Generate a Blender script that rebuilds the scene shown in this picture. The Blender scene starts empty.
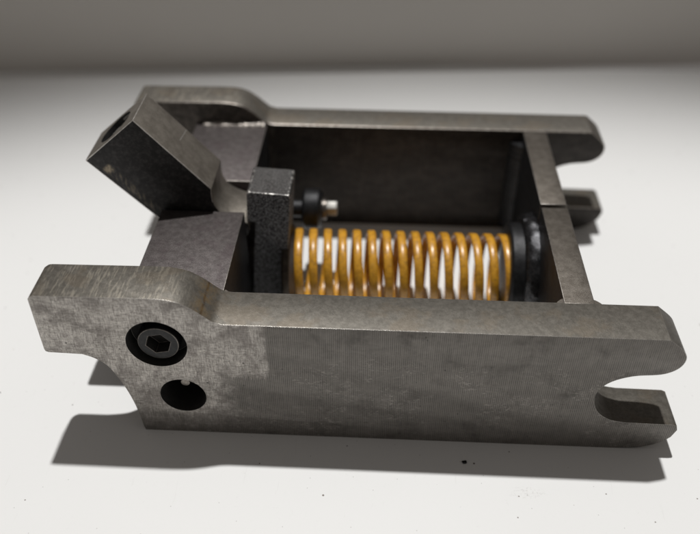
import bpy, bmesh, math, random
from mathutils import Vector, Matrix
random.seed(7)
S = 0.0005                      # one drawing unit = half a millimetre
scene = bpy.context.scene
COL = scene.collection

# ------------------------------------------------------------------ camera
cam = bpy.data.cameras.new('camera'); co = bpy.data.objects.new('camera', cam); COL.objects.link(co)
r = Vector((0.99883991, 0.04811111, 0.00203858)); u = Vector((-0.03186336, 0.62859181, 0.7770824)); fw = Vector((-0.03610486, 0.77624587, -0.62939557))
m = Matrix((r, u, -fw)).transposed().to_4x4()
m.translation = Vector((93.11, -207.47, 256.75)) * S
co.matrix_world = m
cam.sensor_width = 36; cam.lens = 800 * 36 / 700
cam.clip_start = 0.005; cam.clip_end = 50
cam.dof.use_dof = True; cam.dof.focus_distance = 303 * S; cam.dof.aperture_fstop = 11.5
scene.camera = co

# ------------------------------------------------------------------ light
world = bpy.data.worlds.new("World"); scene.world = world; world.use_nodes = True
bg = world.node_tree.nodes['Background']; bg.inputs[0].default_value = (1.0, 0.93, 0.875, 1); bg.inputs[1].default_value = 0.145

def spot(name, loc, target, power, size, angle, blend, colr):
    l = bpy.data.lights.new(name, 'SPOT'); o = bpy.data.objects.new(name, l); COL.objects.link(o)
    l.energy = power; l.shadow_soft_size = size; l.spot_size = angle; l.spot_blend = blend; l.color = colr
    o.location = Vector(loc) * S
    o.rotation_euler = (Vector(target) - Vector(loc)).to_track_quat('-Z', 'Y').to_euler()
    return o
spot('ceiling_lamp', (60, 1060, 4000), (170, -440, 0), 160, 0.030, math.radians(22.2), 0.46, (1.0, 0.992, 0.978))

scene.view_settings.view_transform = 'Standard'; scene.view_settings.look = 'None'
scene.view_settings.exposure = 0; scene.view_settings.gamma = 1

# ------------------------------------------------------------------ node helpers
class NT:
    def __init__(s, name):
        s.m = bpy.data.materials.new(name); s.m.use_nodes = True; s.t = s.m.node_tree
        s.b = s.t.nodes['Principled BSDF']
        tc = s.t.nodes.new('ShaderNodeTexCoord'); mp = s.t.nodes.new('ShaderNodeVectorMath'); mp.operation = 'SCALE'
        mp.inputs[3].default_value = 1 / S
        s.t.links.new(tc.outputs['Object'], mp.inputs[0]); s.co = mp.outputs[0]      # object coordinates in drawing units
        sp = s.t.nodes.new('ShaderNodeSeparateXYZ'); s.t.links.new(s.co, sp.inputs[0]); s.x, s.y, s.z = sp.outputs
        g = s.t.nodes.new('ShaderNodeNewGeometry'); gn = s.t.nodes.new('ShaderNodeSeparateXYZ'); s.t.links.new(g.outputs['Normal'], gn.inputs[0])
        s.nx, s.ny, s.nz = gn.outputs
    def put(s, inp, v):
        if isinstance(v, bpy.types.NodeSocket): s.t.links.new(v, inp)
        else: inp.default_value = v
    def math(s, op, a, b=0.0, c=None, clamp=False):
        n = s.t.nodes.new('ShaderNodeMath'); n.operation = op; n.use_clamp = clamp
        s.put(n.inputs[0], a); s.put(n.inputs[1], b)
        if c is not None: s.put(n.inputs[2], c)
        return n.outputs[0]
    def mul(s, a, b): return s.math('MULTIPLY', a, b)
    def add(s, a, b): return s.math('ADD', a, b)
    def sub(s, a, b): return s.math('SUBTRACT', a, b)
    def step(s, v, e0, e1):                    # smooth 0 -> 1 from e0 to e1
        n = s.t.nodes.new('ShaderNodeMapRange'); n.interpolation_type = 'SMOOTHSTEP'; s.put(n.inputs[0], v)
        a, b, lo, hi = (e0, e1, 0, 1) if e0 <= e1 else (e1, e0, 1, 0)
        n.inputs[1].default_value = a; n.inputs[2].default_value = b; n.inputs[3].default_value = lo; n.inputs[4].default_value = hi
        return n.outputs[0]
    def band(s, v, a, b, e=0.3): return s.mul(s.step(v, a - e, a + e), s.step(v, b + e, b - e))
    def noise(s, scale, detail=4, rough=.6, dist=0, stretch=(1, 1, 1), rot=(0, 0, 0), off=(0, 0, 0)):
        mp = s.t.nodes.new('ShaderNodeMapping'); s.t.links.new(s.co, mp.inputs[0])
        mp.inputs['Scale'].default_value = stretch; mp.inputs['Rotation'].default_value = rot; mp.inputs['Location'].default_value = off
        n = s.t.nodes.new('ShaderNodeTexNoise'); s.t.links.new(mp.outputs[0], n.inputs['Vector'])
        n.inputs['Scale'].default_value = scale; n.inputs['Detail'].default_value = detail
        n.inputs['Roughness'].default_value = rough; n.inputs['Distortion'].default_value = dist
        return n.outputs[0]
    def voro(s, scale, rnd=1, off=(0, 0, 0), dim='3D'):
        mp = s.t.nodes.new('ShaderNodeMapping'); s.t.links.new(s.co, mp.inputs[0]); mp.inputs['Location'].default_value = off
        n = s.t.nodes.new('ShaderNodeTexVoronoi'); s.t.links.new(mp.outputs[0], n.inputs['Vector']); n.inputs['Scale'].default_value = scale; n.voronoi_dimensions = dim
        n.inputs['Randomness'].default_value = rnd
        return n.outputs['Distance'], n.outputs['Color']
    def mix(s, f, a, b):
        n = s.t.nodes.new('ShaderNodeMix'); n.data_type = 'RGBA'
        s.put(n.inputs[0], f); s.put(n.inputs[6], (*a, 1) if isinstance(a, tuple) else a); s.put(n.inputs[7], (*b, 1) if isinstance(b, tuple) else b)
        return n.outputs[2]
    def done(s, col, rough, metal=1.0, bump=None, bstr=.3, bdist=.2, spec=.5):
        s.put(s.b.inputs['Base Color'], (*col, 1) if isinstance(col, tuple) else col)
        s.put(s.b.inputs['Roughness'], rough); s.put(s.b.inputs['Metallic'], metal); s.b.inputs['Specular IOR Level'].default_value = spec
        if bump is not None:
            n = s.t.nodes.new('ShaderNodeBump'); n.inputs['Strength'].default_value = bstr; n.inputs['Distance'].default_value = bdist * S
            s.t.links.new(bump, n.inputs['Height']); s.t.links.new(n.outputs[0], s.b.inputs['Normal'])
        return s.m

# ------------------------------------------------------------------ materials
def plate_material(name, marks):
    n = NT(name)
    front = n.step(n.math('ABSOLUTE', n.ny), .6, .8)
    big = n.noise(.045, 5, .62); mid = n.noise(.22, 7, .74, .3); fine = n.noise(2.2, 3, .7)
    swirl = n.noise(.11, 8, .74, .9, (1, 1, 2.2), (0, .6, 0))
    # side face: dark mill scale with swirled wear; far plate darker still, interior shade put into the colour
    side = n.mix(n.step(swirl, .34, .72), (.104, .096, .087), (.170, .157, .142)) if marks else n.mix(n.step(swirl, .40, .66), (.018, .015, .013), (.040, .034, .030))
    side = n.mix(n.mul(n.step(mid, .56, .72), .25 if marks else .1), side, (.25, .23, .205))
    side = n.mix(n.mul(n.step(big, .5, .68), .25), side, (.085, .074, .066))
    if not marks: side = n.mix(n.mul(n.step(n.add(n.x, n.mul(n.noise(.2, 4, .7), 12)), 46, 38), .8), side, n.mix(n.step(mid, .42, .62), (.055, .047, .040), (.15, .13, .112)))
    # brushed strokes: fine stretched noise, upright
    strokes = n.noise(1.0, 4, .65, .3, (1.5, 1, .07))
    hair = n.noise(1.0, 5, .75, .2, (.5, 1, 2.6), (0, .7, 0))
    side = n.mix(n.mul(n.step(strokes, .45, .68), .30 if marks else .06), side, (.27, .245, .22))
    wob = n.mul(n.sub(n.noise(.16, 4, .7), .5), 13.0)
    if marks:
        # ground, bright area round the two holes, with its stepped right-hand border
        comb = n.mul(n.sub(n.noise(1.0, 3, .6, 0, (1.1, 1, .12)), .5), 13.0)
        lim_a = n.mul(n.step(n.add(n.z, comb), 38.5, 40), 1)
        xa = n.step(n.add(n.add(n.x, n.mul(wob, .16)), n.mul(n.sub(n.noise(1.3, 3, .7, 0, (.3, 1, 1.5)), .5), 7.0)), 53.0, 48.4)
        xb = n.step(n.add(n.x, n.mul(wob, 1.3)), 41.5, 33)
        top = n.mul(xa, lim_a)
        patch = n.math('MAXIMUM', top, n.mul(xb, n.step(n.add(n.z, n.mul(wob, 2.2)), -4, 22)))
        xc = n.mul(n.step(n.add(n.x, n.mul(wob, .3)), 53.5, 52), n.mul(n.step(n.add(n.z, comb), 32, 33.5), n.step(n.x, 30, 40)))
        patch = n.math('MAXIMUM', patch, n.mul(xc, .85))
        grain = n.math('MULTIPLY_ADD', n.noise(1.0, 5, .85, .5, (.30, 1, 1.6), (0, .75, 0)), .5, n.mul(n.noise(1.0, 4, .8, .4, (1.8, 1, .22), (0, .15, 0)), .5))
        grain2 = n.noise(.55, 6, .8, .8)
        ground = n.mix(n.step(grain, .38, .62), (.25, .228, .208), (.80, .755, .70))
        ground = n.mix(n.mul(n.step(grain2, .52, .66), .65), ground, (.15, .132, .12))
        ground = n.mix(n.mul(n.step(n.noise(.09, 5, .65, .6, off=(4, 0, 9)), .45, .62), .60), ground, (.15, .13, .118))
        sm1 = n.noise(.30, 6, .78, 1.6, (1, 1, 2.1), (0, -.55, 0), (5, 0, 2)); sm2 = n.noise(.045, 4, .6, 0, off=(1, 0, 5))
        side = n.mix(n.mul(n.mul(n.step(sm1, .53, .62), n.step(sm2, .42, .58)), n.mul(n.step(n.z, 56, 34), .6)), side, (.46, .43, .395))
        sm3 = n.noise(.38, 6, .8, 1.2, (1, 1, 2.8), (0, -.8, 0), (15, 0, 2))
        side = n.mix(n.mul(n.mul(n.step(sm3, .56, .64), n.step(n.z, 44, 12)), .75), side, (.040, .034, .030))
        side = n.mix(n.mul(patch, .88), side, ground)
        # pits
        d, c = n.voro(.16)
        side = n.mix(n.mul(n.step(d, .09, .05), .8), side, (.03, .027, .025))
    # narrow faces: warmer, mottled with cross-wise cutter streaks
    top = n.mix(n.step(n.noise(.42, 8, .80, .2), .36, .66), (.100, .091, .077), (.158, .145, .125))
    streak = n.noise(1.0, 3, .6, .3, (1.25, .16, .3), (0, 0, -.12))
    top = n.mix(n.mul(n.step(streak, .48, .66), n.mul(n.step(n.x, 38, 8), .45)), top, (.36, .325, .265))
    top = n.mix(n.mul(n.step(n.noise(.9, 5, .75), .55, .72), .45), top, (.085, .072, .058))
    top = n.mix(n.mul(n.step(n.noise(.05, 4, .6, 0, off=(30, 5, 0)), .52, .62), .35), top, (.15, .118, .082))
    if marks:
        rust = n.mul(n.band(n.add(n.x, n.mul(wob, .05)), 29.9, 30.5, .35), n.step(n.noise(.5, 3, .6), .35, .5))
        top = n.mix(n.mul(rust, .85), top, (.07, .035, .012))
        halo = n.mul(n.band(n.x, 27.5, 33, 2.5), n.step(mid, .4, .6))
        top = n.mix(n.mul(halo, .45), top, (.26, .17, .07))
    col = n.mix(front, top, side)
    # milling lines on the broad face only
    w = n.t.nodes.new('ShaderNodeTexWave'); w.wave_type = 'BANDS'; w.bands_direction = 'X'; w.wave_profile = 'SIN'
    mp = n.t.nodes.new('ShaderNodeMapping'); n.t.links.new(n.co, mp.inputs[0]); mp.inputs['Scale'].default_value = (1.12, 0, .012)
    n.t.links.new(mp.outputs[0], w.inputs['Vector']); w.inputs['Scale'].default_value = .38 ; w.inputs['Distortion'].default_value = .8
    w.inputs['Detail'].default_value = 1.5; w.inputs['Detail Scale'].default_value = .5
    lines = n.mul(w.outputs[1], n.mul(front, n.step(n.noise(.07, 4, .6, .4, off=(3, 0, 7)), .30, .50)))
    if marks: lines = n.mul(lines, n.sub(1.0, n.mul(patch, .75)))
    col = n.mix(n.mul(lines, .58 if marks else .05), col, (.31, .29, .265))
    rough = n.math('MULTIPLY_ADD', mid, .22, .42)
    bump = n.add(n.add(n.mul(lines, .5), n.mul(fine, .5)), n.add(n.mul(strokes, .5), n.mul(hair, .35)))
    return n.done(col, rough, .6, bump, .55, .22)

def steel(name, a, b, rough=.42, metal=.85, scale=.3, grain=.3, extra=None, bd=.22):
    n = NT(name)
    c = n.mix(n.step(n.noise(scale, 8, .76, .15), .35, .66), a, b)
    f = n.noise(2.0, 4, .75)
    c = n.mix(n.mul(n.step(f, .55, .7), .35), c, tuple(v * .45 for v in a))
    if extra: c = extra(n, c)
    return n.done(c, n.math('MULTIPLY_ADD', f, .2, rough - .1), metal, f, grain, bd)

M = {}
M['near'] = plate_material('milled_steel_worn', True)
M['far'] = plate_material('milled_steel_shaded_side', False)
M['edge'] = steel('worn_edge_highlight_steel', (.52, .49, .45), (.80, .77, .72), .36, .9, .5, .15)  # worn edges, with their bright highlight also put into the colour
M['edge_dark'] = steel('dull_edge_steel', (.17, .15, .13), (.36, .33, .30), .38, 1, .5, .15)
M['hole'] = steel('bore_shade', (.010, .009, .008), (.022, .020, .018), .75, .1, .3, .2)  # shade inside the holes and hex socket, put into the colour
M['edge_dim'] = steel('dim_edge_steel', (.10, .09, .08), (.24, .22, .20), .42, .8, .5, .15)
M['screw'] = steel('black_screw_and_bore_shade', (.010, .010, .010), (.024, .023, .023), .40, .4, .5, .3)
def scale_tone(n, c):
    c = n.mix(n.mul(n.step(n.noise(.09, 5, .65, 1.5), .48, .66), .5), c, (.068, .050, .053))
    s_ = n.noise(1, 5, .75, .3, (.5, 1.4, 1), (0, 0, .6))
    return n.mix(n.mul(n.step(s_, .54, .68), .40), c, (.20, .18, .172))
M['block'] = steel('mill_scale_steel', (.070, .060, .058), (.125, .11, .107), .50, .6, .35, .7, scale_tone)
M['bar'] = steel('flat_bar_steel', (.085, .073, .060), (.14, .124, .106), .50, .7, .28, .7)
def lever_extra(n, c):
    # tilted axes of the lever: s runs down its length, t across its height
    sx, sz = .6646, -.7472
    s_ = n.add(n.mul(n.add(n.x, 6.2), sx), n.mul(n.sub(n.z, 102.5), sz))
    t_ = n.add(n.mul(n.add(n.x, 6.2), -sz * -1), n.mul(n.sub(n.z, 102.5), -sx))
    t_ = n.math('ABSOLUTE', n.add(n.mul(n.add(n.x, 6.2), .7472), n.mul(n.sub(n.z, 102.5), .6646)))   # 0 at the top face, 30 at the underside
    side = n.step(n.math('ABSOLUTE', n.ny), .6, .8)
    blk = n.mix(n.step(n.noise(.5, 6, .75), .42, .70), (.026, .025, .025), (.055, .052, .051))  # broad faces blackened: their shade is put into the colour
    w = n.noise(1.0, 3, .6, .3, (1.0, 1, .25), (0, .75, 0))
    tick = n.mul(n.band(t_, 24.0, 27.4, .7), n.mul(n.band(s_, 7.5, 36, 2), n.step(w, .50, .64)))
    blob = n.mul(n.band(t_, 24.0, 27.6, .7), n.mul(n.band(s_, 6.6, 9.6, .7), n.step(n.noise(.9, 4, .7), .38, .52)))
    blk = n.mix(n.math('MINIMUM', n.add(n.mul(tick, .28), n.mul(blob, .7)), 1.0), blk, (.30, .25, .18))
    ln = n.mul(n.band(n.sub(s_, n.mul(n.sub(n.y, 84), .09)), 21.3, 21.5, .12), n.step(n.y, 83.0, 83.4))
    c = n.mix(n.mul(ln, .9), c, (.80, .78, .75))
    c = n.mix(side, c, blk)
    return c
M['lever'] = steel('ground_lever_steel', (.24, .216, .185), (.36, .328, .285), .42, .85, .22, .35, lever_extra)
def cast_material():
    n = NT('cast_speckled_iron')
    f = n.noise(1.6, 3, .8); d, c_ = n.voro(1.1)
    up = n.step(n.nz, .6, .8)
    c = n.mix(n.step(f, .44, .60), (.032, .032, .034), (.36, .365, .38))
    c = n.mix(n.mul(up, .75), c, n.mix(n.step(f, .4, .65), (.10, .095, .09), (.22, .21, .20)))
    h = n.add(f, n.mul(d, .4))
    return n.done(c, n.math('MULTIPLY_ADD', f, .3, .30), .75, h, .9, .9)
M['cast'] = cast_material()
def nick(n, c): return n.mix(n.step(n.noise(.30, 4, .75, 0, off=(2, 6, 1)), .50, .56), c, (.60, .58, .55))
M['nicked'] = steel('nicked_edge_iron', (.07, .068, .066), (.16, .155, .15), .38, .8, .6, .4, nick)
def spatter(n, c): return n.mix(n.step(n.noise(.16, 5, .7, 0, off=(4, 0, 3)), .46, .54), c, (.46, .42, .38))
M['spatter'] = steel('ground_weld_metal', (.14, .125, .11), (.24, .22, .20), .4, .8, .6, .6, spatter)
M['cast_side'] = steel('pusher_flank_steel', (.045, .036, .028), (.09, .072, .055), .5, .7)
def spring_material():
    n = NT('orange_spring_paint')
    f = n.noise(.35, 5, .7, .5)
    c = n.mix(n.step(f, .40, .68), (.66, .325, .026), (.42, .19, .012))
    c = n.mix(n.mul(n.step(n.noise(1.2, 4, .7), .66, .74), .7), c, (.18, .07, .02))
    grime = n.mul(n.step(n.noise(.6, 5, .75, .3, off=(7, 2, 1)), .52, .68), .55)
    c = n.mix(grime, c, (.20, .115, .035))
    c = n.mix(n.mul(n.step(n.noise(.8, 4, .8, 0, off=(3, 9, 4)), .66, .70), .8), c, (.55, .50, .42))
    n.b.inputs['Coat Weight'].default_value = .35; n.b.inputs['Coat Roughness'].default_value = .28
    return n.done(c, n.math('MULTIPLY_ADD', f, .35, .16), 0.0, f, .3, .25)
M['spring'] = spring_material()
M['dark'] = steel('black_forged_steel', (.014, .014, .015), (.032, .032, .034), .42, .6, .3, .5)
M['weld'] = steel('weld_bead_metal', (.030, .030, .032), (.09, .09, .095), .28, .85, .8, .6)
M['bright'] = steel('zinc_lit_thread_steel', (.30, .29, .27), (.44, .43, .40), .5, .7, .5, .2)
M['shaft'] = steel('dull_steel_shaft', (.10, .09, .08), (.2, .18, .16), .35, .9)

def table_material():
    n = NT('white_table_laminate')
    c = n.mix(n.noise(.012, 3, .5), (.775, .775, .765), (.80, .80, .79))
    c = n.mix(n.mul(n.step(n.noise(.5, 4, .7), .55, .75), .05), c, (.55, .54, .52))
    for sc, thr, off, amt in ((.060, .022, (0, 0, 0), .85), (.035, .018, (9, 3, 0), .95), (.12, .030, (5, 8, 0), .40)):
        d, cc = n.voro(sc, 1, off, '2D')
        sp = n.t.nodes.new('ShaderNodeSeparateColor'); n.t.links.new(cc, sp.inputs[0])
        keep = n.step(sp.outputs[0], .74, .78)
        c = n.mix(n.mul(n.mul(n.step(d, thr, thr * .55), keep), amt), c, (.16, .13, .11))
    dust = n.noise(.25, 6, .8, .4, off=(3, 1, 0))
    c = n.mix(n.mul(n.mul(n.step(dust, .60, .70), n.step(n.noise(.03, 3, .6), .45, .6)), .16), c, (.42, .40, .37))
    fib = n.noise(1.0, 3, .6, .5, (.5, .05, 1), (0, 0, .9)); c = n.mix(n.mul(n.step(fib, .66, .74), .08), c, (.4, .38, .35))
    # faint ginger smear to the right of the part
    dx = n.sub(n.x, 216); dy = n.sub(n.y, 72)
    rr = n.math('SQRT', n.add(n.mul(dx, dx), n.mul(n.mul(dy, dy), 1.6)))
    sm = n.mul(n.step(n.add(rr, n.mul(n.noise(.25, 4, .6), 6)), 9.5, 3), .38)
    c = n.mix(sm, c, (.62, .44, .32))
    # dusty grey scuff in front, right
    dx = n.sub(n.x, 152); dy = n.add(n.y, 23)
    rr = n.math('SQRT', n.add(n.mul(n.mul(dx, dx), .12), n.mul(dy, dy)))
    sm = n.mul(n.mul(n.step(rr, 3.4, 1.0), n.step(n.noise(.8, 4, .7), .5, .65)), .35)
    c = n.mix(sm, c, (.40, .38, .36))
    return n.done(c, .5, 0, n.noise(.4, 4, .6), .03, .2, .25)
M['table'] = table_material()
n = NT('grey_wall_paint'); M['wall'] = n.done(n.mix(n.noise(.01, 3, .5), (.60, .572, .535), (.64, .612, .573)), .8, 0)

# ------------------------------------------------------------------ mesh helpers (drawing units)
def link(name, bm, mats, parent=None, smooth=35, bevel=None, seg=2, edge=None, cuts=(), loc=None, bevel_first=False):
    """finish a bmesh: optional boolean cuts, bevel (its faces take the material after the first), scale to metres"""
    me = bpy.data.meshes.new(name); bmesh.ops.recalc_face_normals(bm, faces=bm.faces); bm.to_mesh(me); bm.free()
    for k in mats: me.materials.append(M[k])
    o = bpy.data.objects.new(name, me); COL.objects.link(o)
    tmp = []
    def add_bevel():
        md = o.modifiers.new('v', 'BEVEL'); md.width = bevel; md.segments = seg; md.limit_method = 'ANGLE'; md.angle_limit = math.radians(38)
        if edge is not None: md.material = edge
    if bevel and bevel_first: add_bevel()
    for cb in cuts:
        cm = bpy.data.meshes.new('cut'); bmesh.ops.recalc_face_normals(cb, faces=cb.faces); cb.to_mesh(cm); cb.free()
        for k in mats: cm.materials.append(M[k])
        c = bpy.data.objects.new('cut', cm); COL.objects.link(c); tmp.append(c)
        md = o.modifiers.new('b', 'BOOLEAN'); md.object = c; md.operation = 'DIFFERENCE'; md.solver = 'EXACT'
    if bevel and not bevel_first: add_bevel()
    if tmp or bevel:
        dg = bpy.context.evaluated_depsgraph_get(); dg.update()
        nm = bpy.data.meshes.new_from_object(o.evaluated_get(dg)); o.modifiers.clear(); o.data = nm; nm.name = name
        for c in tmp: bpy.data.objects.remove(c)
    o.data.transform(Matrix.Scale(S, 4))
    o.data.polygons.foreach_set('use_smooth', [True] * len(o.data.polygons))
    o.data.set_sharp_from_angle(angle=math.radians(smooth))
    if parent: o.parent = parent
    if loc: o.location = Vector(loc) * S
    return o

def prism(pts, y0, y1, bm=None):
    bm = bm or bmesh.new()
    a = [bm.verts.new((x, y0, z)) for x, z in pts]; b = [bm.verts.new((x, y1, z)) for x, z in pts]
    bm.faces.new(a); bm.faces.new(b[::-1]); k = len(pts)
    for i in range(k): bm.faces.new((a[i], b[i], b[(i + 1) % k], a[(i + 1) % k]))
    return bm
def prism_m(pts, y0, y1, mi):
    b_ = prism(pts, y0, y1)
    for f in b_.faces: f.material_index = mi
    return b_
def box(x0, x1, y0, y1, z0, z1, bm=None): return prism([(x0, z0), (x1, z0), (x1, z1), (x0, z1)], y0, y1, bm)
def cyl(c, axis, r1, h, seg=64, r2=None, bm=None, mi=0):
    bm = bm or bmesh.new(); q = Vector(axis).normalized().to_track_quat('Z', 'Y').to_matrix().to_4x4()
    mt = Matrix.Translation(Vector(c) + Vector(axis).normalized() * h / 2) @ q
    g = bmesh.ops.create_cone(bm, cap_ends=True, segments=seg, radius1=r1, radius2=r1 if r2 is None else r2, depth=h, matrix=mt)
    if mi:
        for f in bm.faces: f.material_index = mi
    return bm
def lathe(prof, c, axis, seg=64, jit=None, bm=None):
    bm = bm or bmesh.new(); q = Vector(axis).normalized().to_track_quat('Z', 'Y').to_matrix(); rings = []
    for j, (rr, h) in enumerate(prof):
        ring = []
        for i in range(seg):
            a = 2 * math.pi * i / seg; k = rr + (jit(i, j) if jit else 0)
            ring.append(bm.verts.new(Vector(c) + q @ Vector((k * math.cos(a), k * math.sin(a), h))))
        rings.append(ring)
    for A, B in zip(rings, rings[1:]):
        for i in range(seg): bm.faces.new((A[i], A[(i + 1) % seg], B[(i + 1) % seg], B[i]))
    bm.faces.new(rings[0][::-1]); bm.faces.new(rings[-1])
    return bm
def crom(pts, k=6):
    out = []
    for i in range(len(pts) - 1):
        p0 = pts[max(i - 1, 0)]; p1 = pts[i]; p2 = pts[i + 1]; p3 = pts[min(i + 2, len(pts) - 1)]
        for s in range(k):
            t = s / k
            out.append(tuple(.5 * (2 * b + (c - a) * t + (2 * a - 5 * b + 4 * c - d) * t * t + (3 * b - a - 3 * c + d) * t ** 3) for a, b, c, d in zip(p0, p1, p2, p3)))
    out.append(pts[-1]); return out

# ------------------------------------------------------------------ the setting
bm = bmesh.new()
bmesh.ops.create_grid(bm, x_segments=1, y_segments=1, size=1)
for v in bm.verts: v.co = Vector((80 + v.co.x * 2400, -850 + v.co.y * 1200, 0))
t = link('table', bm, ['table']); t['kind'] = 'structure'
bm = box(-2400, 2400, 0, 30, -4, 66)
w = link('wall', bm, ['wall'], bevel=2, loc=(80, 346, 0)); w.rotation_euler.z = math.radians(5); w['kind'] = 'structure'

# ------------------------------------------------------------------ the latch assembly
root = bpy.data.objects.new('spring_latch', None); COL.objects.link(root); root.empty_display_size = .02
root['label'] = 'grey steel latch frame with tilted lever and orange coil spring lying on white table'
root['category'] = 'metal assembly'

T, W, H = 18.06, 164.67, 60.0
prof = ([(-31, 69.2), (-30.3, 70.3), (-29, 70.8)] + crom([(12, 71.3), (17.5, 71.0), (23, 69.6), (28, 66.4), (32, 62.9), (34.6, 60.9), (38, 60.0)], 6)
        + [(196.5, 60.0)] + crom([(196.5, 60), (202.6, 54.6), (204.3, 50.4), (202.6, 45.8), (197.6, 42.7), (188.1, 41.3), (181.2, 38.4), (177.2, 34.2), (175.8, 28.8), (178.2, 21.5), (183.5, 17.0), (190, 15.5)], 6)[1:]
        + [(208.6, 15.2), (210.2, 14.4), (210.8, 12.2)] + crom([(209.4, 8.0), (205.6, 4.2), (198, .9), (188, 0)], 5)
        + [(0.4, 0)] + crom([(0, 2), (-1.4, 14.7), (-3.9, 25.6), (-8.0, 35.9), (-12.3, 40.2), (-17.0, 42.4)], 6)
        + [(-29.6, 42.8), (-30.7, 43.3), (-31, 44.4)])
def corner_cut():
    c_ = bmesh.new(); rr = 3.6; P = [(-31 + rr - rr * math.cos(a), T - rr + rr * math.sin(a)) for a in [math.pi / 2 * i / 10 for i in range(11)]]
    P = [(-33, T - rr)] + P + [(-31 + rr, T + 2), (-33, T + 2)]
    a = [c_.verts.new((x, y, 40)) for x, y in P]; b = [c_.verts.new((x, y, 75)) for x, y in P]; k = len(P)
    c_.faces.new(a); c_.faces.new(b[::-1])
    for i in range(k): c_.faces.new((a[i], b[i], b[(i + 1) % k], a[(i + 1) % k]))
    return c_
def plate_cuts():
    return [cyl((12.1, -1, 48.8), (0, 1, 0), 11.4, 8.5, 96, mi=2), cyl((12.1, -1, 48.8), (0, 1, 0), 5.2, 30, 48, mi=2),
            cyl((18.6, -1, 21.4), (0, 1, 0), 9.0, 16, 96, mi=2), corner_cut()]
pl = link('side_plate', prism(prof, 0, T), ['near', 'edge', 'hole'], root, bevel=.42, edge=1, cuts=plate_cuts())
pl['label'] = 'near side plate with bright ground patch around two holes'
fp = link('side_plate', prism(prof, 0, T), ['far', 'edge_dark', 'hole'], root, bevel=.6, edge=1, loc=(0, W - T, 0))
# cap screw in the counterbore
a6 = [(12.1 + 4.9 * math.cos(math.radians(60 * i + 12)), 47.4 + 4.9 * math.sin(math.radians(60 * i + 12))) for i in range(6)]
sc = link('socket_screw', lathe([(7.6, 4), (8.0, 3.4), (8.0, -3), (8.0, -3.4), (7.8, -3.45)][::-1], (12.1, 5.8, 47.4), (0, -1, 0), 72),
          ['screw', 'hole', 'edge_dim'], pl, bevel=.28, edge=2, cuts=[prism_m(a6, 0, 7.2, 1)])
pin = link('stop_pin', cyl((19.9, 1.0, 27.7), (0, 1, 0), 1.8, 8, 32), ['edge_dark'], pl, bevel=.35)

# cross block with the lever channel sawn through its middle
bm = bmesh.new()
pb = [(0, 18.06), (35.2, 18.06), (35.2, W - T), (0, W - T)]
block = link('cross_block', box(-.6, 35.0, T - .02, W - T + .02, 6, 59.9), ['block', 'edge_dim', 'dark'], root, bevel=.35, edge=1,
             cuts=[box(-5, 40, 70.2, 94.2, 22, 70)])
link('shadow_lug', box(-30.0, -.5, 33.5, 48.0, 13, 43), ['block', 'edge_dim'], block, bevel=1.2, edge=1)  # unseen lug, added to cast the shadow under the near ear
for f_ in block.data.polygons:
    if f_.normal.x > .9 and f_.center.x > 34 * S: f_.material_index = 2  # right-hand face set darker than the rest of the block
# lever: drilled head, concave neck and toe
head = [(-6.2, 102.5), (21.9, 70.9)]
toe = crom([(21.9, 70.9), (21.7, 67.0), (22.3, 62.8), (24.5, 59.2), (28.5, 56.4), (34.6, 54.3)], 6)
lev = head[:1] + toe + [(36.3, 53.2), (36.4, 50.2), (35.4, 47.5), (26, 38), (14, 36), (6, 43), (2.0, 50), (-3.2, 55.4), (-29.2, 83.1)]
ax = Vector((25.7, 0, -27.8)).normalized()
cx = Vector((-17.9, 82.3, 92.7))
lever = link('lever', prism(lev, 70.7, 93.7), ['lever', 'edge', 'screw'], root, bevel=.32, edge=1, bevel_first=True,
             cuts=[cyl(cx - ax * 3, ax, 8.7, 30, 64, mi=2)])  # black bore wall: the shade inside is put into its colour
for f_ in lever.data.polygons:
    if f_.material_index == 1 and f_.center.x > 21.7 * S: f_.material_index = 0
lever['label'] = 'tilted dark steel lever block with drilled end'
# thread ridges inside the lever bore
bm = bmesh.new(); q = ax.to_track_quat('Z', 'Y').to_matrix(); prev = None
for i in range(9 * 36):
    a = 2 * math.pi * i / 36; d = 1.6 + i / 36 * 1.5; ring = []
    for rr, dd in ((8.65, -.55), (7.95, 0), (8.65, .55)):
        ring.append(bm.verts.new(cx + q @ Vector((rr * math.cos(a), rr * math.sin(a), d + dd))))
    if prev:
        for j in (0, 1): bm.faces.new((prev[j], ring[j], ring[j + 1], prev[j + 1]))
    prev = ring
link('thread', bm, ['bright'], lever)  # pale steel stands in for light on the threads

# pusher the spring bears on, leaning a little to the right
pu = [(36.4, 68.9), (53.6, 67.8), (54.2, 67.0), (49.2, 4), (33.6, 4), (38.2, 53.2), (34.8, 53.4), (35.6, 68.2)]
pu = [(x + .6, z) for x, z in pu]
pusher = link('pusher', prism(pu, 72, 92.5), ['cast', 'nicked'], root, bevel=.9, seg=3, edge=1)
for f_ in pusher.data.polygons:
    if f_.material_index == 1 and f_.center.z < 64 * S: f_.material_index = 0
seat = link('spring_seat', lathe([(19.5, 0), (20.2, .8), (20.2, 3.0), (19.6, 3.6)], (49.9, 82, 21.5), (1, 0, .02), 72), ['cast_side'], root, bevel=.2)

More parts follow.
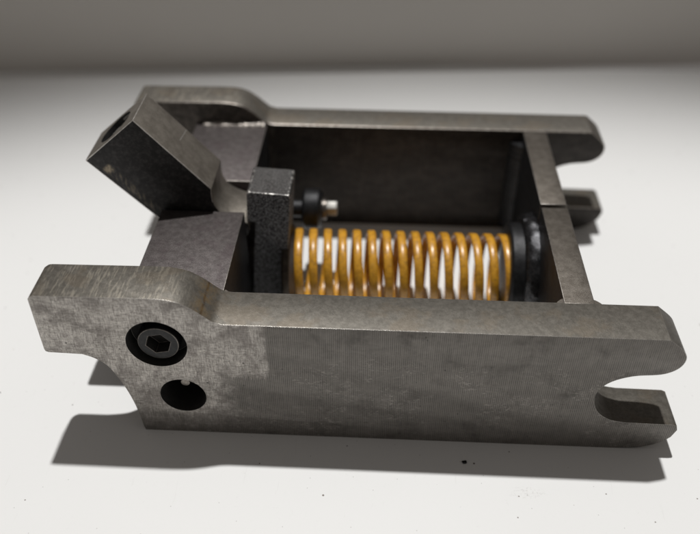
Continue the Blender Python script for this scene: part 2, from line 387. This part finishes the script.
# spring
RS, RX, RZ, X0, PITCH, NC = 18.2, 1.0, 1.92, 53.1, 6.71, 14.2
SY, SZ = 82.0, 21.2
bm = bmesh.new(); prev = None; x = X0; N = 48
sec = [(-RZ, -RX + .5), (-RZ + .5, -RX), (RZ - .5, -RX), (RZ, -RX + .5), (RZ, RX - .6), (RZ - .6, RX), (-RZ + .6, RX), (-RZ, RX - .6)]
tot = int(N * (NC + 1.6))
for i in range(tot + 1):
    tt = i / N
    e = min(tt, tot / N - tt)
    f = 1.0 if e > 1.0 else (.60 + .40 * e)
    if i: x += PITCH * f / N
    th = 2 * math.pi * tt + 2.2
    k = max(.25, min(1, e / .6)); ring = []
    for ax_, ra in sec:
        R = RS - RX + ra
        ring.append(bm.verts.new((x + ax_ * k, SY - R * math.sin(th), SZ + R * math.cos(th))))
    if prev:
        for j in range(8): bm.faces.new((prev[j], prev[(j + 1) % 8], ring[(j + 1) % 8], ring[j]))
    else: bm.faces.new(ring)
    prev = ring
bm.faces.new(prev[::-1]); XE = x
print('spring end x', XE)
spring = link('coil_spring', bm, ['spring'], root, smooth=50)
spring['label'] = 'orange painted coil spring'

# crossbar with saw slit, boss with weld ring
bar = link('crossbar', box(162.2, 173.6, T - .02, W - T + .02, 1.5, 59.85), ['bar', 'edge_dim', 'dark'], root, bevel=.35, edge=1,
           cuts=[box(160, 176, 80.3, 82.9, 30, 62)])
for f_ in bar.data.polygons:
    if f_.normal.x < -.9: f_.material_index = 2  # spring-side face set darker than the rest of the bar
boss = link('spring_boss', lathe([(21.0, 0), (22.0, 1.0), (22.0, 8.5), (22.0, 11.4)], (151.0, 82, 23.3), (1, 0, 0), 72), ['dark'], root, bevel=.2)
random.seed(3)
jj = [random.uniform(-.5, .5) for _ in range(200)]
link('weld_bead', lathe([(21.6, 0), (23.0, .6), (24.1, 2.0), (24.7, 3.8), (24.8, 5.6)], (156.7, 82, 25.4), (1, 0, 0), 96,
                        lambda i, j: .3 * math.sin(i * 1.05 + j) + jj[(i * 3 + j * 7) % 200]), ['weld'], boss)
def bead(name, x0, y0, sx, sy, z0, z1, r_, parent, mat):
    bm = bmesh.new(); rings = []; k = int((z1 - z0) / .8)
    for i in range(k + 1):
        z = z0 + (z1 - z0) * i / k; rr = r_ * (1 + .03 * math.sin(i * 1.7) + .05 * jj[i % 200])
        c = bm.verts.new((x0 - sx * .4, y0 - sy * .4, z)); ring = [c]
        for a in range(0, 7):
            t_ = a / 6 * math.pi / 2; b_ = 1 - .18 * math.sin(2 * t_)
            ring.append(bm.verts.new((x0 + sx * rr * b_ * math.cos(t_), y0 + sy * rr * b_ * math.sin(t_), z)))
        rings.append(ring)
    for A, B in zip(rings, rings[1:]):
        for i in range(8): bm.faces.new((A[i], A[(i + 1) % 8], B[(i + 1) % 8], B[i]))
    bm.faces.new(rings[0][::-1]); bm.faces.new(rings[-1])
    return link(name, bm, [mat], parent, smooth=60)
bead('weld_bead', 162.2, W - T, -1, -1, 3, 54, 6.0, bar, 'dark')
bead('weld_bead', 162.2, T, -1, 1, 3, 59.6, 3.0, bar, 'bar')
bead('weld_bead', 173.6, T, 1, 1, 3, 59.6, 2.8, bar, 'bar')
bead('weld_bead', 35.0, T, 1, 1, 8, 58.8, 2.6, block, 'bar')

bm = bmesh.new(); rings = []
for i in range(60):
    x_ = 3 + i * .52; rr = 2.0 + .25 * math.sin(i * .35) + jj[i] * .35; ring = []
    for a in range(7):
        t_ = a / 6 * math.pi / 2
        ring.append(bm.verts.new((x_, W - T + .3 - (rr + .3) * math.cos(t_) * 1.5, 59.4 + (rr * .75 + .3) * math.sin(t_))))
    ring.append(bm.verts.new((x_, W - T + .3, 59.3))); rings.append(ring)
for A, B in zip(rings, rings[1:]):
    for i in range(8): bm.faces.new((A[i], A[(i + 1) % 8], B[(i + 1) % 8], B[i]))
bm.faces.new(rings[0][::-1]); bm.faces.new(rings[-1])
link('weld_bead', bm, ['spatter'], block, smooth=60)
# guide bolt beside the pusher
g = link('guide_bolt', cyl((34.9, 110, 35), (1, 0, 0), 4.2, 22, 40), ['dark'], root, bevel=.3)
link('collar', lathe([(8.6, 0), (9.8, 1.2), (9.8, 7.6), (8.6, 9.2)], (55.6, 110, 35), (1, 0, 0), 64), ['dark'], g, bevel=.3)
link('spacer', cyl((64.6, 110, 35), (1, 0, 0), 5.2, 2.6, 40), ['shaft'], g, bevel=.3)
link('nut', cyl((67.1, 110, 35.6), (1, 0, 0), 3.9, 5.0, 6), ['bright'], g, bevel=.35)

# crumb of swarf in the shadow
bm = bmesh.new(); bmesh.ops.create_icosphere(bm, subdivisions=2, radius=1)
random.seed(11)
for v in bm.verts: v.co = Vector((v.co.x * 1.1, v.co.y * .75, v.co.z * .5)) * random.uniform(.75, 1.15)
c = link('metal_chip', bm, ['dark'], loc=(129, -10.2, .45)); c['label'] = 'tiny dark metal chip in the shadow in front of the frame'; c['category'] = 'chip'
